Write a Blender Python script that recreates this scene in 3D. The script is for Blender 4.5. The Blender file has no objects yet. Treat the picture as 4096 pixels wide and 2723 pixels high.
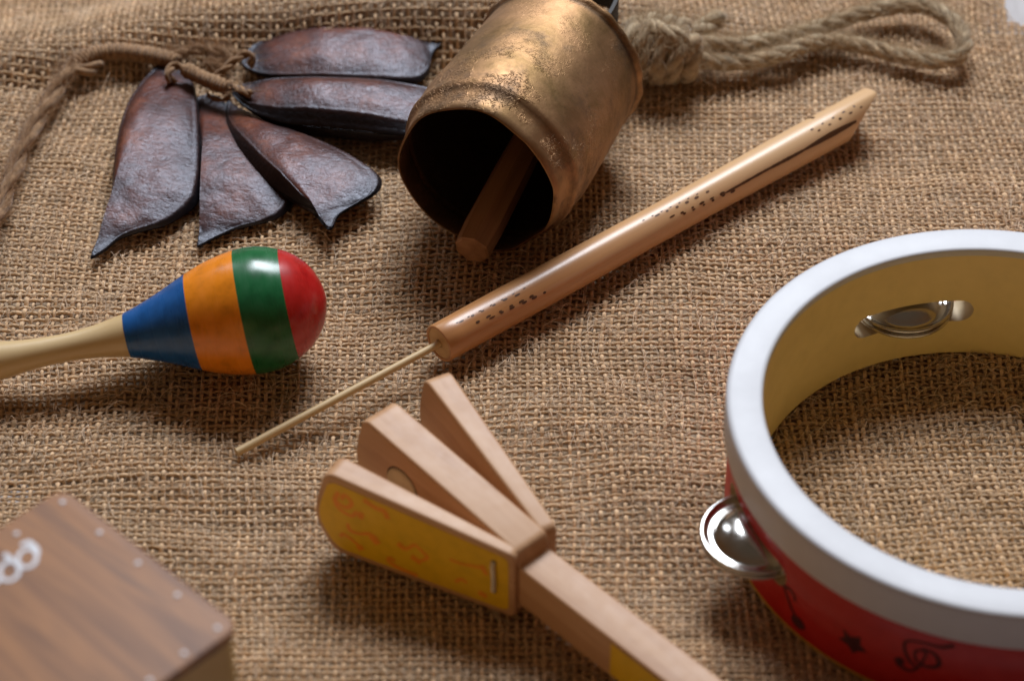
import bpy, bmesh, math, random
import numpy as np
from math import sin, cos, pi, radians, sqrt, atan2, hypot
from mathutils import Matrix, Vector

random.seed(7); rng = np.random.default_rng(11)
scene = bpy.context.scene
COL = scene.collection
S = 0.01                       # everything is drawn in centimetres, the scene is in metres
V = lambda *a: np.array(a, float)

# ------------------------------------------------------------------ camera survey
PITCH, FPX, PCX, PCY, CAMH = radians(42), 10284 / (4096 / 2359), 1179.5, 784.1, 51.6
_c, _s = cos(PITCH), sin(PITCH)
def P(px, py, z=0.0):
    """survey reading -> point (cm) on the level z"""
    dx = (px - PCX) / FPX; dy = -(py - PCY) / FPX
    d = V(dx, _c + dy * _s, -_s + dy * _c)
    t = (z - CAMH) / d[2]
    return V(d[0] * t, d[1] * t, z)

# ------------------------------------------------------------------ helpers
def unit(v):
    v = np.asarray(v, float); return v / max(np.linalg.norm(v), 1e-12)

class MB:
    def __init__(self): self.v = []; self.f = []; self.m = []; self.c = []
    def add(self, vs, fs, mi=0, col=None):
        b = len(self.v)
        self.v.extend([tuple(p) for p in vs])
        self.f.extend([tuple(i + b for i in f) for f in fs])
        self.m.extend([mi] * len(fs))
        if col is None: col = [1.0] * len(vs)
        elif isinstance(col, (int, float)): col = [float(col)] * len(vs)
        self.c.extend(col)
        return self

def link(name, me, parent=None, M=None):
    o = bpy.data.objects.new(name, me); COL.objects.link(o)
    if parent is not None: o.parent = parent
    return o

def build(name, mb, mats, parent=None, M=None, smooth=True, flat_angle=None):
    """mb is in cm. Without M the numbers are world numbers; with M they are local to M (a 4x4 in cm)."""
    base = Matrix.Identity(4)
    if parent is not None:
        base = parent.get('_w') and Matrix(np.array(parent['_w']).reshape(4, 4).tolist()) or Matrix.Identity(4)
    me = bpy.data.meshes.new(name)
    vv = np.array(mb.v, float)
    if M is None:
        org = base.to_translation() if parent is not None else Vector((0, 0, 0))
        M2 = Matrix.Translation(org)
        vv = vv - np.array(org)
    else:
        M2 = Matrix(M.tolist()) if isinstance(M, np.ndarray) else M
    me.from_pydata((vv * S).tolist(), [], mb.f)
    if not isinstance(mats, (list, tuple)): mats = [mats]
    for m in mats: me.materials.append(m)
    me.polygons.foreach_set('material_index', mb.m)
    me.polygons.foreach_set('use_smooth', [bool(smooth)] * len(mb.f))
    at = me.attributes.new('shade', 'FLOAT', 'POINT')
    at.data.foreach_set('value', mb.c)
    me.update()
    if smooth and flat_angle: me.set_sharp_from_angle(angle=radians(flat_angle))
    o = link(name, me, parent)
    L = base.inverted() @ M2
    L = Matrix.Translation(L.to_translation() * S) @ L.to_3x3().to_4x4()
    o.matrix_local = L if parent is not None else L
    o['_w'] = [x for r in M2 for x in r]
    return o

def thing(name, label, cat, loc, group=None):
    o = bpy.data.objects.new(name, None); COL.objects.link(o)
    o.empty_display_size = 0.01
    o.location = [x * S for x in loc]
    o['_w'] = [x for r in Matrix.Translation(Vector([float(x) for x in loc])) for x in r]
    o['label'] = label; o['category'] = cat
    if group: o['group'] = group
    return o

def frames(path):
    path = np.asarray(path, float); n = len(path)
    T = np.gradient(path, axis=0); T /= np.linalg.norm(T, axis=1)[:, None] + 1e-12
    up = V(0, 0, 1) if abs(T[0][2]) < .9 else V(1, 0, 0)
    N = np.zeros_like(T); N[0] = unit(up - T[0] * (up @ T[0]))
    for i in range(1, n):
        v = N[i-1] - T[i] * (N[i-1] @ T[i]); N[i] = unit(v)
    return T, N, np.cross(T, N)

def tube(path, rad, seg=8, cap=True, flat=1.0):
    path = np.asarray(path, float); n = len(path)
    rad = np.full(n, rad) if np.isscalar(rad) else np.asarray(rad)
    T, N, B = frames(path)
    a = np.arange(seg) * 2 * pi / seg
    vs = path[:, None, :] + rad[:, None, None] * (np.cos(a)[None, :, None] * N[:, None, :] * flat + np.sin(a)[None, :, None] * B[:, None, :])
    vs = vs.reshape(-1, 3); fs = []
    for i in range(n - 1):
        for j in range(seg):
            k = (j + 1) % seg
            fs.append((i*seg+j, i*seg+k, (i+1)*seg+k, (i+1)*seg+j))
    if cap:
        fs.append(tuple(reversed(range(seg)))); fs.append(tuple((n-1)*seg + j for j in range(seg)))
    return vs, fs

def spline(pts, n=12, closed=False):
    """Catmull-Rom through the points"""
    p = np.asarray(pts, float); out = []
    m = len(p); rngi = range(m if closed else m - 1)
    for i in rngi:
        if closed: a, b, c, d = p[(i-1) % m], p[i], p[(i+1) % m], p[(i+2) % m]
        else:
            b, c = p[i], p[i+1]; a = p[i-1] if i else 2*b - c; d = p[i+2] if i + 2 < m else 2*c - b
        for t in np.arange(n) / n:
            out.append(.5 * ((2*b) + (-a+c)*t + (2*a-5*b+4*c-d)*t*t + (-a+3*b-3*c+d)*t**3))
    if not closed: out.append(p[-1])
    return np.array(out)

def resample(path, step):
    d = np.r_[0, np.cumsum(np.linalg.norm(np.diff(path, axis=0), axis=1))]
    t = np.linspace(0, d[-1], max(3, int(d[-1] / step) + 1))
    return np.stack([np.interp(t, d, path[:, k]) for k in range(path.shape[1])], 1), t

def rope(mb, path, R, plies=3, pitch=2.2, seg=9, wob=.06, shade=1.0, hairs=0, taper=None):
    path, t = resample(np.asarray(path, float), .07)
    T, N, B = frames(path)
    rp = R * (.60 if plies == 3 else .54); off = R - rp
    ph0 = random.random() * 6
    for k in range(plies):
        ph = ph0 + 2 * pi * k / plies + 2 * pi * t / pitch
        w = 1 + wob * np.sin(t * 3.1 + k * 2 + ph0) + wob * .7 * np.sin(t * 7.7 + k)
        tp = np.ones_like(t) if taper is None else np.interp(t / t[-1], [0, taper, 1 - taper, 1], [.6, 1, 1, .6])
        pp = path + (off * tp)[:, None] * (np.cos(ph)[:, None] * N + np.sin(ph)[:, None] * B)
        vs, fs = tube(pp, rp * w * tp, seg)
        # streaks of single fibres winding round the ply
        ang = np.tile(np.arange(seg), len(t)); al = np.repeat(t, seg)
        st = .82 + .25 * np.sin(ang * 2 * pi / seg * 2 + al * 9 + k) * np.sin(ang * 2.3 + k * 3) + rng.normal(0, .10, len(al))
        mb.add(vs, fs, 0, list(np.clip(st, .3, 1.4) * shade))
    for _ in range(hairs):
        i = random.randrange(len(path)); a = random.random() * 2 * pi
        n = cos(a) * N[i] + sin(a) * B[i]
        if n[2] < -.4: n = -n
        L = random.uniform(.15, .55); d = unit(n * random.uniform(.3, 1) + T[i] * random.uniform(-1.4, 1.4))
        b = unit(rng.normal(0, 1, 3))
        q = [path[i] + n * R * .85 + d * L * u + b * L * .35 * u * u for u in np.linspace(0, 1, 5)]
        vs, fs = tube(q, [.009, .008, .007, .006, .003], 3, False)
        mb.add(vs, fs, 0, 1.25)

def lathe(prof, seg=64, irr=None):
    """profile [(s, r)] about the local z axis"""
    vs = []; fs = []
    a = np.arange(seg) * 2 * pi / seg
    for i, (s, r) in enumerate(prof):
        for j in range(seg):
            k = r if irr is None else irr(s, r, a[j])
            vs.append((k * cos(a[j]), k * sin(a[j]), s))
    n = len(prof)
    for i in range(n - 1):
        for j in range(seg):
            k = (j + 1) % seg
            fs.append((i*seg+j, i*seg+k, (i+1)*seg+k, (i+1)*seg+j))
    return vs, fs

def axisframe(origin, axis, up=(0, 0, 1)):
    """4x4 with local z along axis, local x as near up as it goes"""
    z = unit(axis); x = unit(np.asarray(up, float) - z * (np.asarray(up, float) @ z)); y = np.cross(z, x)
    M = np.eye(4); M[:3, 0] = x; M[:3, 1] = y; M[:3, 2] = z; M[:3, 3] = origin
    return M

def prism(outline, z0, z1, bev=.05, seg=2, skip=None):
    """closed 2d outline extruded along local z with rounded edges -> MB"""
    bm = bmesh.new()
    bot = [bm.verts.new((x, y, z0)) for x, y in outline]; top = [bm.verts.new((x, y, z1)) for x, y in outline]
    n = len(outline)
    fb = bm.faces.new(list(reversed(bot))); ft = bm.faces.new(top)
    for i in range(n): bm.faces.new((bot[i], bot[(i+1) % n], top[(i+1) % n], top[i]))
    bmesh.ops.recalc_face_normals(bm, faces=bm.faces[:])
    if bev:
        es = [e for e in bm.edges if e.calc_face_angle(0) > radians(35)]
        bmesh.ops.bevel(bm, geom=es, offset=bev, segments=seg, affect='EDGES', profile=.6, clamp_overlap=True)
    mb = MB(); bm.verts.index_update()
    mb.add([tuple(v.co) for v in bm.verts], [[v.index for v in f.verts] for f in bm.faces])
    bm.free(); return mb

_lift = [0]
def lifted(fn):
    _lift[0] = (_lift[0] + 1) % 40; e = _lift[0] * 2.5e-4
    return lambda u, v: fn(u, v, e)
def ribbon(pts, w, fn, n=8, closed=False):
    """flat brush stroke along 2d points; fn maps (u, v) onto the surface"""
    p = spline(pts, n, closed) if len(pts) > 2 else np.array([np.asarray(pts[0]) * (1-t) + np.asarray(pts[1]) * t for t in np.linspace(0, 1, 5)])
    if closed: p = np.vstack([p, p[:1]])
    ww = np.interp(np.linspace(0, 1, len(p)), np.linspace(0, 1, len(w)), w) if not np.isscalar(w) else np.full(len(p), w)
    T = np.gradient(p, axis=0)
    if closed: T[0] = T[-1] = p[1] - p[-2]
    T /= np.linalg.norm(T, axis=1)[:, None] + 1e-9
    Nn = np.stack([-T[:, 1], T[:, 0]], 1)
    vs = []; fs = []
    for q, nn, w_ in zip(p, Nn, ww):
        for k in (-.5, 0, .5): vs.append(fn(*(q + nn * w_ * k)))
    for i in range(len(p) - 1):
        for k in (0, 1): fs.append((3*i+k, 3*i+k+1, 3*i+4+k, 3*i+3+k))
    return vs, fs

def blob(poly, fn):
    c = np.mean(np.array(poly), 0); n = len(poly)
    vs = [fn(*c)] + [fn(*q) for q in poly]
    return vs, [(0, 1 + i, 1 + (i + 1) % n) for i in range(n)]

# ------------------------------------------------------------------ materials
def mat(name, color=(.5, .5, .5), rough=.5, metal=0.0, spec=.5, coat=0.0):
    m = bpy.data.materials.new(name); m.use_nodes = True
    b = m.node_tree.nodes['Principled BSDF']
    b.inputs['Base Color'].default_value = (*color, 1); b.inputs['Roughness'].default_value = rough
    b.inputs['Metallic'].default_value = metal; b.inputs['Specular IOR Level'].default_value = spec
    b.inputs['Coat Weight'].default_value = coat
    return m, m.node_tree, b
class NT:
    def __init__(s, nt): s.nt = nt
    def n(s, t, **k):
        d = s.nt.nodes.new(t)
        for a, v in k.items():
            if a.startswith('i_'):
                key = a[2:]; key = int(key) if key.isdigit() else key.replace('_', ' ')
                d.inputs[key].default_value = v
            else: setattr(d, a, v)
        return d
    def l(s, a, b): s.nt.links.new(a, b)
    def coord(s, scale=(100, 100, 100)):
        tc = s.n('ShaderNodeTexCoord'); mp = s.n('ShaderNodeMapping'); mp.inputs['Scale'].default_value = scale
        s.l(tc.outputs['Object'], mp.inputs['Vector']); return mp.outputs['Vector']
    def noise(s, vec, scale, detail=4, rough=.55, dist=0):
        d = s.n('ShaderNodeTexNoise'); d.inputs['Scale'].default_value = scale; d.inputs['Detail'].default_value = detail
        d.inputs['Roughness'].default_value = rough; d.inputs['Distortion'].default_value = dist
        s.l(vec, d.inputs['Vector']); return d.outputs['Fac']
    def ramp(s, fac, stops):
        r = s.n('ShaderNodeValToRGB'); e = r.color_ramp.elements
        while len(e) < len(stops): e.new(.5)
        for x, (p, c) in zip(e, stops):
            x.position = p; x.color = (*c, 1) if len(c) == 3 else c
        s.l(fac, r.inputs['Fac']); return r.outputs['Color']
    def mix(s, fac, a, b, mode='MIX'):
        m = s.n('ShaderNodeMix'); m.data_type = 'RGBA'; m.blend_type = mode
        if isinstance(fac, (int, float)): m.inputs[0].default_value = fac
        else: s.l(fac, m.inputs[0])
        for i, x in ((6, a), (7, b)):
            if isinstance(x, tuple): m.inputs[i].default_value = (*x, 1)
            else: s.l(x, m.inputs[i])
        return m.outputs[2]
    def math(s, op, a, b=0.0):
        m = s.n('ShaderNodeMath'); m.operation = op
        for i, x in ((0, a), (1, b)):
            if isinstance(x, (int, float)): m.inputs[i].default_value = x
            else: s.l(x, m.inputs[i])
        return m.outputs[0]
    def bump(s, h, strength, dist, b, prev=None):
        d = s.n('ShaderNodeBump'); d.inputs['Strength'].default_value = strength; d.inputs['Distance'].default_value = dist * S
        s.l(h, d.inputs['Height'])
        if prev is not None: s.l(prev, d.inputs['Normal'])
        s.l(d.outputs['Normal'], b.inputs['Normal']); return d.outputs['Normal']
    def attr(s, name):
        a = s.n('ShaderNodeAttribute'); a.attribute_name = name; return a

def grey(x): return (x, x, x)

def jute_mat(name, base, dark, orange, rough=.85):
    m, nt, b = mat(name, base, rough, spec=.25); N = NT(nt)
    v = N.coord(); a = N.attr('shade')
    n1 = N.noise(v, 1.1, 3); n2 = N.noise(v, 14, 4, .7)
    col = N.mix(N.ramp(n1, [(.35, grey(0)), (.7, grey(1))]), base, orange)
    col = N.mix(N.ramp(n2, [(.3, grey(.55)), (.62, grey(0))]), col, dark)
    col = N.mix(1.0, col, N.ramp(a.outputs['Fac'], [(0, grey(0)), (1, grey(1))]), 'MULTIPLY')
    # the shade value may run above one on bright fibres
    mul = N.n('ShaderNodeVectorMath'); mul.operation = 'SCALE'
    N.l(col, mul.inputs[0]); N.l(N.math('MAXIMUM', a.outputs['Fac'], 1.0), mul.inputs['Scale'])
    N.l(mul.outputs[0], b.inputs['Base Color'])
    b.inputs['Sheen Weight'].default_value = .25; b.inputs['Sheen Roughness'].default_value = .5
    N.bump(N.noise(v, 26, 3, .7), .5, .03, b)
    return m

M_CLOTH = jute_mat('woven jute', (.70, .49, .30), (.46, .29, .155), (.62, .405, .225))
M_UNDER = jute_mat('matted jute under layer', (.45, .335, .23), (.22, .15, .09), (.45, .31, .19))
M_FIBRE = jute_mat('loose jute fibre', (.92, .74, .55), (.72, .53, .36), (.84, .61, .41))
M_ROPE = jute_mat('jute rope', (.52, .40, .255), (.30, .20, .11), (.46, .32, .18))
M_CORD = jute_mat('brown cord', (.38, .225, .115), (.20, .105, .05), (.34, .19, .09))

def table_mat():
    m, nt, b = mat('grey table wood', (.36, .33, .33), .55); N = NT(nt)
    v = N.coord((30, 3, 30)); n = N.noise(v, 6, 6, .6, .4)
    N.l(N.ramp(n, [(.3, (.25, .225, .22)), (.5, (.37, .34, .335)), (.75, (.45, .42, .42))]), b.inputs['Base Color'])
    N.bump(n, .2, .05, b); return m
M_TABLE = table_mat()

def wood_mat(name, c1, c2, c3, scale=(40, 40, 4), rough=.45, coat=0.0, grain=5, bump=.15, spec=.5, fleck=0.0, rv=.06):
    """grain runs along the local z axis"""
    m, nt, b = mat(name, c1, rough, coat=coat, spec=spec); N = NT(nt)
    v = N.coord(scale); n = N.noise(v, grain, 6, .6, .25)
    col = N.ramp(n, [(.28, c2), (.5, c1), (.72, c3)])
    if fleck:
        v2 = N.coord((260, 260, 38)); f = N.noise(v2, 1.6, 2, .5)
        col = N.mix(N.math('MULTIPLY', N.ramp(f, [(.62, grey(0)), (.72, grey(1))]), fleck), col, c2)
    N.l(col, b.inputs['Base Color'])
    r2 = N.noise(N.coord(), 3, 4); N.l(N.ramp(r2, [(.3, grey(rough * (1 - rv))), (.7, grey(min(1, rough * (1 + rv))))]), b.inputs['Roughness'])
    b.inputs['Coat Roughness'].default_value = .25
    N.bump(n, bump, .03, b); return m

M_BEECH = wood_mat('sanded beech', (.53, .29, .145), (.41, .20, .09), (.62, .365, .20), (60, 60, 5), .48, 0, 2.2, .14, .45, .6)
def bamboo():
    m = wood_mat('varnished bamboo', (.50, .23, .085), (.30, .105, .03), (.64, .34, .145), (130, 130, 2.0), .34, .10, 1.2, .03)
    nt = m.node_tree; b = nt.nodes['Principled BSDF']; N = NT(nt)
    sp = N.n('ShaderNodeSeparateXYZ'); N.l(N.coord(), sp.inputs[0])
    old = b.inputs['Base Color'].links[0].from_socket
    N.l(N.mix(N.ramp(N.math('MULTIPLY', sp.outputs['Z'], 1 / 18), [(.12, grey(0)), (.75, grey(.68))]), old, (.72, .485, .27)), b.inputs['Base Color'])
    return m
M_BAMBOO = bamboo()
M_SKEWER = wood_mat('bare bamboo skewer', (.60, .42, .21), (.48, .31, .13), (.68, .51, .29), (160, 160, 3), .5, 0, 1.5, .2)
M_PLUG = wood_mat('pale end grain', (.60, .38, .17), (.42, .23, .09), (.68, .47, .24), (90, 90, 60), .6, 0, 1.0, .6)
M_HANDLE = wood_mat('lacquered pale wood', (.66, .47, .24), (.57, .38, .17), (.72, .54, .31), (50, 50, 4), .36, .15, 2, .05)
M_CLAPPER = wood_mat('dark hardwood', (.40, .21, .10), (.26, .125, .055), (.52, .30, .155), (120, 120, 6), .6, 0, 1.6, .5)
M_BOXWOOD = wood_mat('honey plywood', (.66, .44, .16), (.58, .37, .11), (.72, .50, .21), (20, 20, 20), .5, 0, 3, .1)
def walnut():
    m, nt, b = mat('walnut veneer', (.2, .1, .06), .5, spec=.3); N = NT(nt)
    v = N.coord((60, 4.5, 60)); n = N.noise(v, 2.6, 7, .62, .5); n2 = N.noise(N.coord((9, 1.2, 9)), 2.0, 3)
    col = N.ramp(n, [(.26, (.085, .045, .035)), (.44, (.22, .100, .050)), (.58, (.36, .165, .070)), (.72, (.15, .078, .052))])
    col = N.mix(N.ramp(n2, [(.4, grey(0)), (.62, grey(.45))]), col, (.42, .19, .065))
    N.l(col, b.inputs['Base Color']); N.bump(n, .15, .02, b); return m
M_WALNUT = walnut()

def paint(name, c, rough=.28, streak=.12, coat=0.0, rv=.35, bp=.10):
    m, nt, b = mat(name, c, rough, coat=coat); N = NT(nt)
    n = N.noise(N.coord((30, 30, 200)), 1.2, 4); n2 = N.noise(N.coord(), 2.2, 5)
    d = tuple(x * (1 - streak * 2) for x in c); u = tuple(min(1, x * (1 + streak) + .01) for x in c)
    N.l(N.ramp(n2, [(.3, d), (.5, c), (.75, u)]), b.inputs['Base Color'])
    N.l(N.ramp(n, [(.3, grey(rough * (1 - rv))), (.7, grey(rough * (1 + rv)))]), b.inputs['Roughness'])
    N.bump(n, bp, .02, b); return m
M_RED = paint('red gloss paint', (.46, .014, .012)); M_GREEN = paint('green gloss paint', (.010, .115, .035))
M_ORANGE = paint('orange gloss paint', (.80, .24, .012)); M_BLUE = paint('blue gloss paint', (.012, .095, .30))
M_TRED = paint('red drum paint', (.50, .010, .006), .42, .05); M_YELLOW = paint('yellow print', (.76, .45, .003), .5, .05)
M_MOTIF = paint('orange print', (.84, .28, .006), .5, .04); M_PRINT = paint('dark maroon print', (.075, .006, .008), .5, .05)
M_WHITE = paint('white drum rim', (.60, .60, .625), .48, .012, rv=.10, bp=.02); M_OCHRE = paint('cream yellow varnished ply', (.84, .65, .27), .45, .02)
M_WOODEDGE = paint('yellow wood edge', (.56, .36, .07), .55, .06)
M_EMBLEM = paint('pale printed emblem', (.72, .72, .76), .5, .02); M_ELASTIC = paint('cream elastic cord', (.70, .62, .50), .8, .06)
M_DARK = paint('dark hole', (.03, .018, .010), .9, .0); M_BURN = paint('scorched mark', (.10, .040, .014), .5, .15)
M_FELT = paint('pale button', (.66, .52, .33), .75, .08)

def steel():
    m, nt, b = mat('polished steel', (.62, .60, .57), .11, 1.0); N = NT(nt)
    n = N.noise(N.coord(), 5, 4); N.l(N.ramp(n, [(.3, grey(.12)), (.75, grey(.24))]), b.inputs['Roughness'])
    N.bump(N.noise(N.coord(), 2, 2), .08, .05, b); return m
M_STEEL = steel()
M_SCREW = mat('brushed screw head', (.62, .60, .62), .6, .3)[0]
M_IRON = mat('blackened iron', (.018, .015, .014), .6, .3)[0]

def brass():
    m, nt, b = mat('aged hammered brass', (.45, .27, .12), .38, .92); N = NT(nt)
    v = N.coord()
    big = N.noise(v, .42, 5, .62, .3); mid = N.noise(v, 1.5, 6, .65); fine = N.noise(v, 9, 4, .7)
    col = N.ramp(big, [(.32, (.19, .115, .045)), (.46, (.31, .18, .085)), (.60, (.41, .235, .12)), (.75, (.23, .14, .05))])
    col = N.mix(N.ramp(N.math('ADD', N.math('MULTIPLY', mid, .45), N.math('MULTIPLY', N.noise(v, .62, 4, .6), .55)), [(.50, grey(0)), (.66, grey(.65))]), col, (.095, .070, .055))
    col = N.mix(N.ramp(fine, [(.58, grey(0)), (.75, grey(.4))]), col, (.10, .07, .05))
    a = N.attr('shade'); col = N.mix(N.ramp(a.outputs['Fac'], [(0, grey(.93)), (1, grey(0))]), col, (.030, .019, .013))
    N.l(col, b.inputs['Base Color'])
    N.l(N.ramp(mid, [(.3, grey(.48)), (.7, grey(.62))]), b.inputs['Roughness'])
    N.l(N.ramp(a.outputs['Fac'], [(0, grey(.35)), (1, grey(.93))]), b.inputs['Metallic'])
    # blistered clusters, mostly near the mouth end
    where = N.ramp(N.noise(v, .75, 2, .5), [(.46, grey(0)), (.54, grey(1))])
    sz = N.n('ShaderNodeSeparateXYZ'); N.l(v, sz.inputs[0])
    where = N.mix(N.ramp(N.math('MULTIPLY', sz.outputs['Z'], .15), [(.22, grey(0)), (.5, grey(.85))]), where, grey(0))
    h = N.math('MULTIPLY', N.ramp(N.noise(v, 6.5, 3, .6, 1.2), [(.5, grey(0)), (.58, grey(1))]), where)
    p = N.bump(h, .75, .045, b)
    p = N.bump(N.noise(v, 1.0, 3), .10, .25, b, p)
    N.bump(fine, .18, .03, b, p)
    return m
M_BRASS = brass()

def pod():
    m, nt, b = mat('dried seed pod', (.1, .04, .03), .42, spec=.42)
    b.inputs['Specular Tint'].default_value = (.80, .85, 1.0, 1); N = NT(nt)
    v = N.coord(); n1 = N.noise(v, .8, 4, .55); n2 = N.noise(v, 6, 5, .65); n3 = N.noise(N.coord((260, 420, 260)), 2.0, 3, .6, .4)
    col = N.ramp(n1, [(.32, (.046, .014, .009)), (.5, (.115, .032, .016)), (.68, (.20, .062, .027))])
    col = N.mix(N.ramp(n2, [(.36, grey(.55)), (.55, grey(0))]), col, (.035, .012, .009))
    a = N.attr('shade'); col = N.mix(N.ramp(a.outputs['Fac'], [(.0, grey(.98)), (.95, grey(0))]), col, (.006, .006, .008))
    N.l(col, b.inputs['Base Color'])
    N.l(N.ramp(n3, [(.3, grey(.29)), (.7, grey(.42))]), b.inputs['Roughness'])
    p = N.bump(n3, .7, .035, b); p = N.bump(n2, .42, .045, b, p); return m
M_POD = pod()

# ------------------------------------------------------------------ cloth
def smooth_noise(x, y, wl, seed):
    g = np.random.default_rng(seed).normal(0, 1, (64, 64))
    u = x / wl + 31; v = y / wl + 3
    i = np.floor(u).astype(int); j = np.floor(v).astype(int); fu = u - i; fv = v - j
    fu = fu * fu * (3 - 2 * fu); fv = fv * fv * (3 - 2 * fv)
    G = lambda a, b_: g[a % 64, b_ % 64]
    return (G(i, j) * (1 - fu) + G(i + 1, j) * fu) * (1 - fv) + (G(i, j + 1) * (1 - fu) + G(i + 1, j + 1) * fu) * fv

def sstep(x, a, b):
    t = np.clip((x - a) / (b - a), 0, 1); return t * t * (3 - 2 * t)

def cloth_h(x, y):
    """height of the cloth (cm): nearly flat under the things, one long fold at the back"""
    h = -.14 + .12 * smooth_noise(x, y * 1.3, 4.8, 3) + .04 * smooth_noise(x, y * 1.7, 2.4, 5)
    h += .15 * smooth_noise(x + .3 * y, y - .2 * x, 6.5, 9) * (1 - sstep(x, 2.5, 6.5)) * sstep(np.hypot(x + 2, y - 48.5), 3.5, 6.5)
    # low ripples between the things on the left and in the foreground
    h += .10 * np.sin((y + .18 * x) * 1.9) * sstep(-x, 2, 9) * sstep(-y, -56, -51)
    foot = 70.6 + .05 * (x + 6) + .25 * np.sin(x * .45)
    A = np.interp(x, [-24, -17, -12, -7, 0, 4, 8, 12, 16], [.75, .85, 1.35, 1.95, 2.0, 1.1, .5, .18, 0])
    W = np.interp(x, [-24, -15, -8, 0, 8], [1.5, 1.6, 2.3, 2.4, 2.2])
    t = (y - foot) / W
    h += A * (sstep(t, 0, 1) - .75 * sstep(t, 1.25, 3.2))
    return h

def make_cloth():
    p = .232
    X0, X1, Y0, Y1 = -22.5, 22.5, 39.0, 81.0
    NX, NY = int((X1 - X0) / p), int((Y1 - Y0) / p)
    NOTCH_X, NOTCH_Y = 17.35, 74.05
    sub, seg = 4, 6
    allv = []; allq = []; allc = []; base = 0
    ang = np.arange(seg) * 2 * pi / seg
    def strand(kind, i):
        nonlocal base
        n = (NY if kind == 0 else NX) * sub + 1
        s = np.arange(n) / sub                       # in thread counts of the other set
        r0 = (.056 if kind == 0 else .051) * np.clip(np.random.default_rng(i * 2 + kind).normal(1, .10), .75, 1.4)
        rr = np.random.default_rng(i * 2 + kind + 5000)
        tint = np.clip(rr.normal(1.06 if kind == 0 else .96, .07), .78, 1.25)
        if kind == 0: x = np.full(n, X0 + i * p + rr.normal(0, .010)); y = Y0 + s * p
        else: y = np.full(n, Y0 + i * p + rr.normal(0, .010)); x = X0 + s * p
        # lines wander together, and a little each by itself
        wx = .30 * smooth_noise(x, y, 9, 21) + .06 * smooth_noise(x, y, 2.5, 22) + .00 * x
        wy = .34 * smooth_noise(x, y, 8, 23) + .035 * smooth_noise(x, y, 2.5, 24) + .012 * x
        own = .014 * np.interp(s, np.arange(0, n / sub + 3, 3), rr.normal(0, 1, int(n / sub / 3) + 2)[:len(np.arange(0, n / sub + 3, 3))])
        xx = x + wx + (own if kind == 0 else 0); yy = y + wy + (own if kind == 1 else 0)
        sign = 1 if (i % 2 == 0) else -1
        amp = (.088 if kind == 0 else .028)
        z = cloth_h(xx, yy) + amp * np.cos(pi * s) * sign * (1 if kind == 0 else -1)
        slub = np.interp(s, np.linspace(0, n / sub, int(n / sub / 2.2) + 2), np.clip(rr.normal(1, .13, int(n / sub / 2.2) + 2), .7, 1.6))
        r = r0 * slub
        path = np.stack([xx, yy, z], 1)
        T = np.gradient(path, axis=0); T /= np.linalg.norm(T, axis=1)[:, None]
        side = V(1, 0, 0) if kind == 0 else V(0, 1, 0)
        Nn = np.cross(T, np.broadcast_to(side, T.shape)); Nn /= np.linalg.norm(Nn, axis=1)[:, None]
        Bn = np.cross(T, Nn)
        vs = path[:, None] + r[:, None, None] * (np.cos(ang)[None, :, None] * Nn[:, None] * .92 + np.sin(ang)[None, :, None] * Bn[:, None] * 1.05)
        tw = np.sin(ang[None] * 2 + (s * p)[:, None] * 26 + i) * .12 + np.sin(ang[None] * 3 - (s * p)[:, None] * 15) * .07
        lng = np.interp(s, np.linspace(0, n / sub, int(n / sub / 5) + 2), rr.normal(0, .08, int(n / sub / 5) + 2))
        col = tint * (1 + lng[:, None]) * (.96 + tw + rr.normal(0, .17, (n, seg)))
        if rr.random() < .5:                          # a dark or rusty stretch here and there
            for _ in range(3):
                c0 = rr.uniform(0, n / sub); col *= 1 - .35 * np.exp(-((s - c0) / rr.uniform(.5, 2)) ** 2)[:, None]
        keep = ~((xx > NOTCH_X) & (yy > NOTCH_Y))
        a = (np.arange(n - 1) * seg)[:, None] + np.arange(seg)[None]
        b = (np.arange(n - 1) * seg)[:, None] + (np.arange(seg) + 1)[None] % seg
        q = np.stack([a, b, b + seg, a + seg], 2)
        q = q[keep[:-1] & keep[1:]]
        allv.append(vs.reshape(-1, 3)); allq.append(q.reshape(-1, 4) + base); allc.append(np.clip(col, .35, 1.5).reshape(-1)); base += n * seg
    for i in range(NX + 1): strand(0, i)
    for j in range(NY + 1): strand(1, j)
    v = np.concatenate(allv); q = np.concatenate(allq); c = np.concatenate(allc)
    return v, q, c

def np_mesh(name, v, q, c, material):
    me = bpy.data.meshes.new(name)
    me.vertices.add(len(v)); me.vertices.foreach_set('co', (v * S).astype(np.float32).ravel())
    me.loops.add(q.size); me.loops.foreach_set('vertex_index', q.astype(np.int32).ravel())
    k = q.shape[1]
    me.polygons.add(len(q)); me.polygons.foreach_set('loop_start', np.arange(0, q.size, k, dtype=np.int32))
    me.polygons.foreach_set('use_smooth', np.ones(len(q), bool))
    at = me.attributes.new('shade', 'FLOAT', 'POINT'); at.data.foreach_set('value', c.astype(np.float32))
    me.materials.append(material); me.update(calc_edges=True)
    return me

cv, cq, cc = make_cloth()
cloth = link('burlap_cloth', np_mesh('burlap_cloth', cv, cq, cc, M_CLOTH))
cloth['label'] = 'natural brown burlap cloth with an open weave spread under all the instruments'; cloth['category'] = 'cloth'
cloth['_w'] = [x for r in Matrix.Identity(4) for x in r]
del cv, cq, cc

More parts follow.
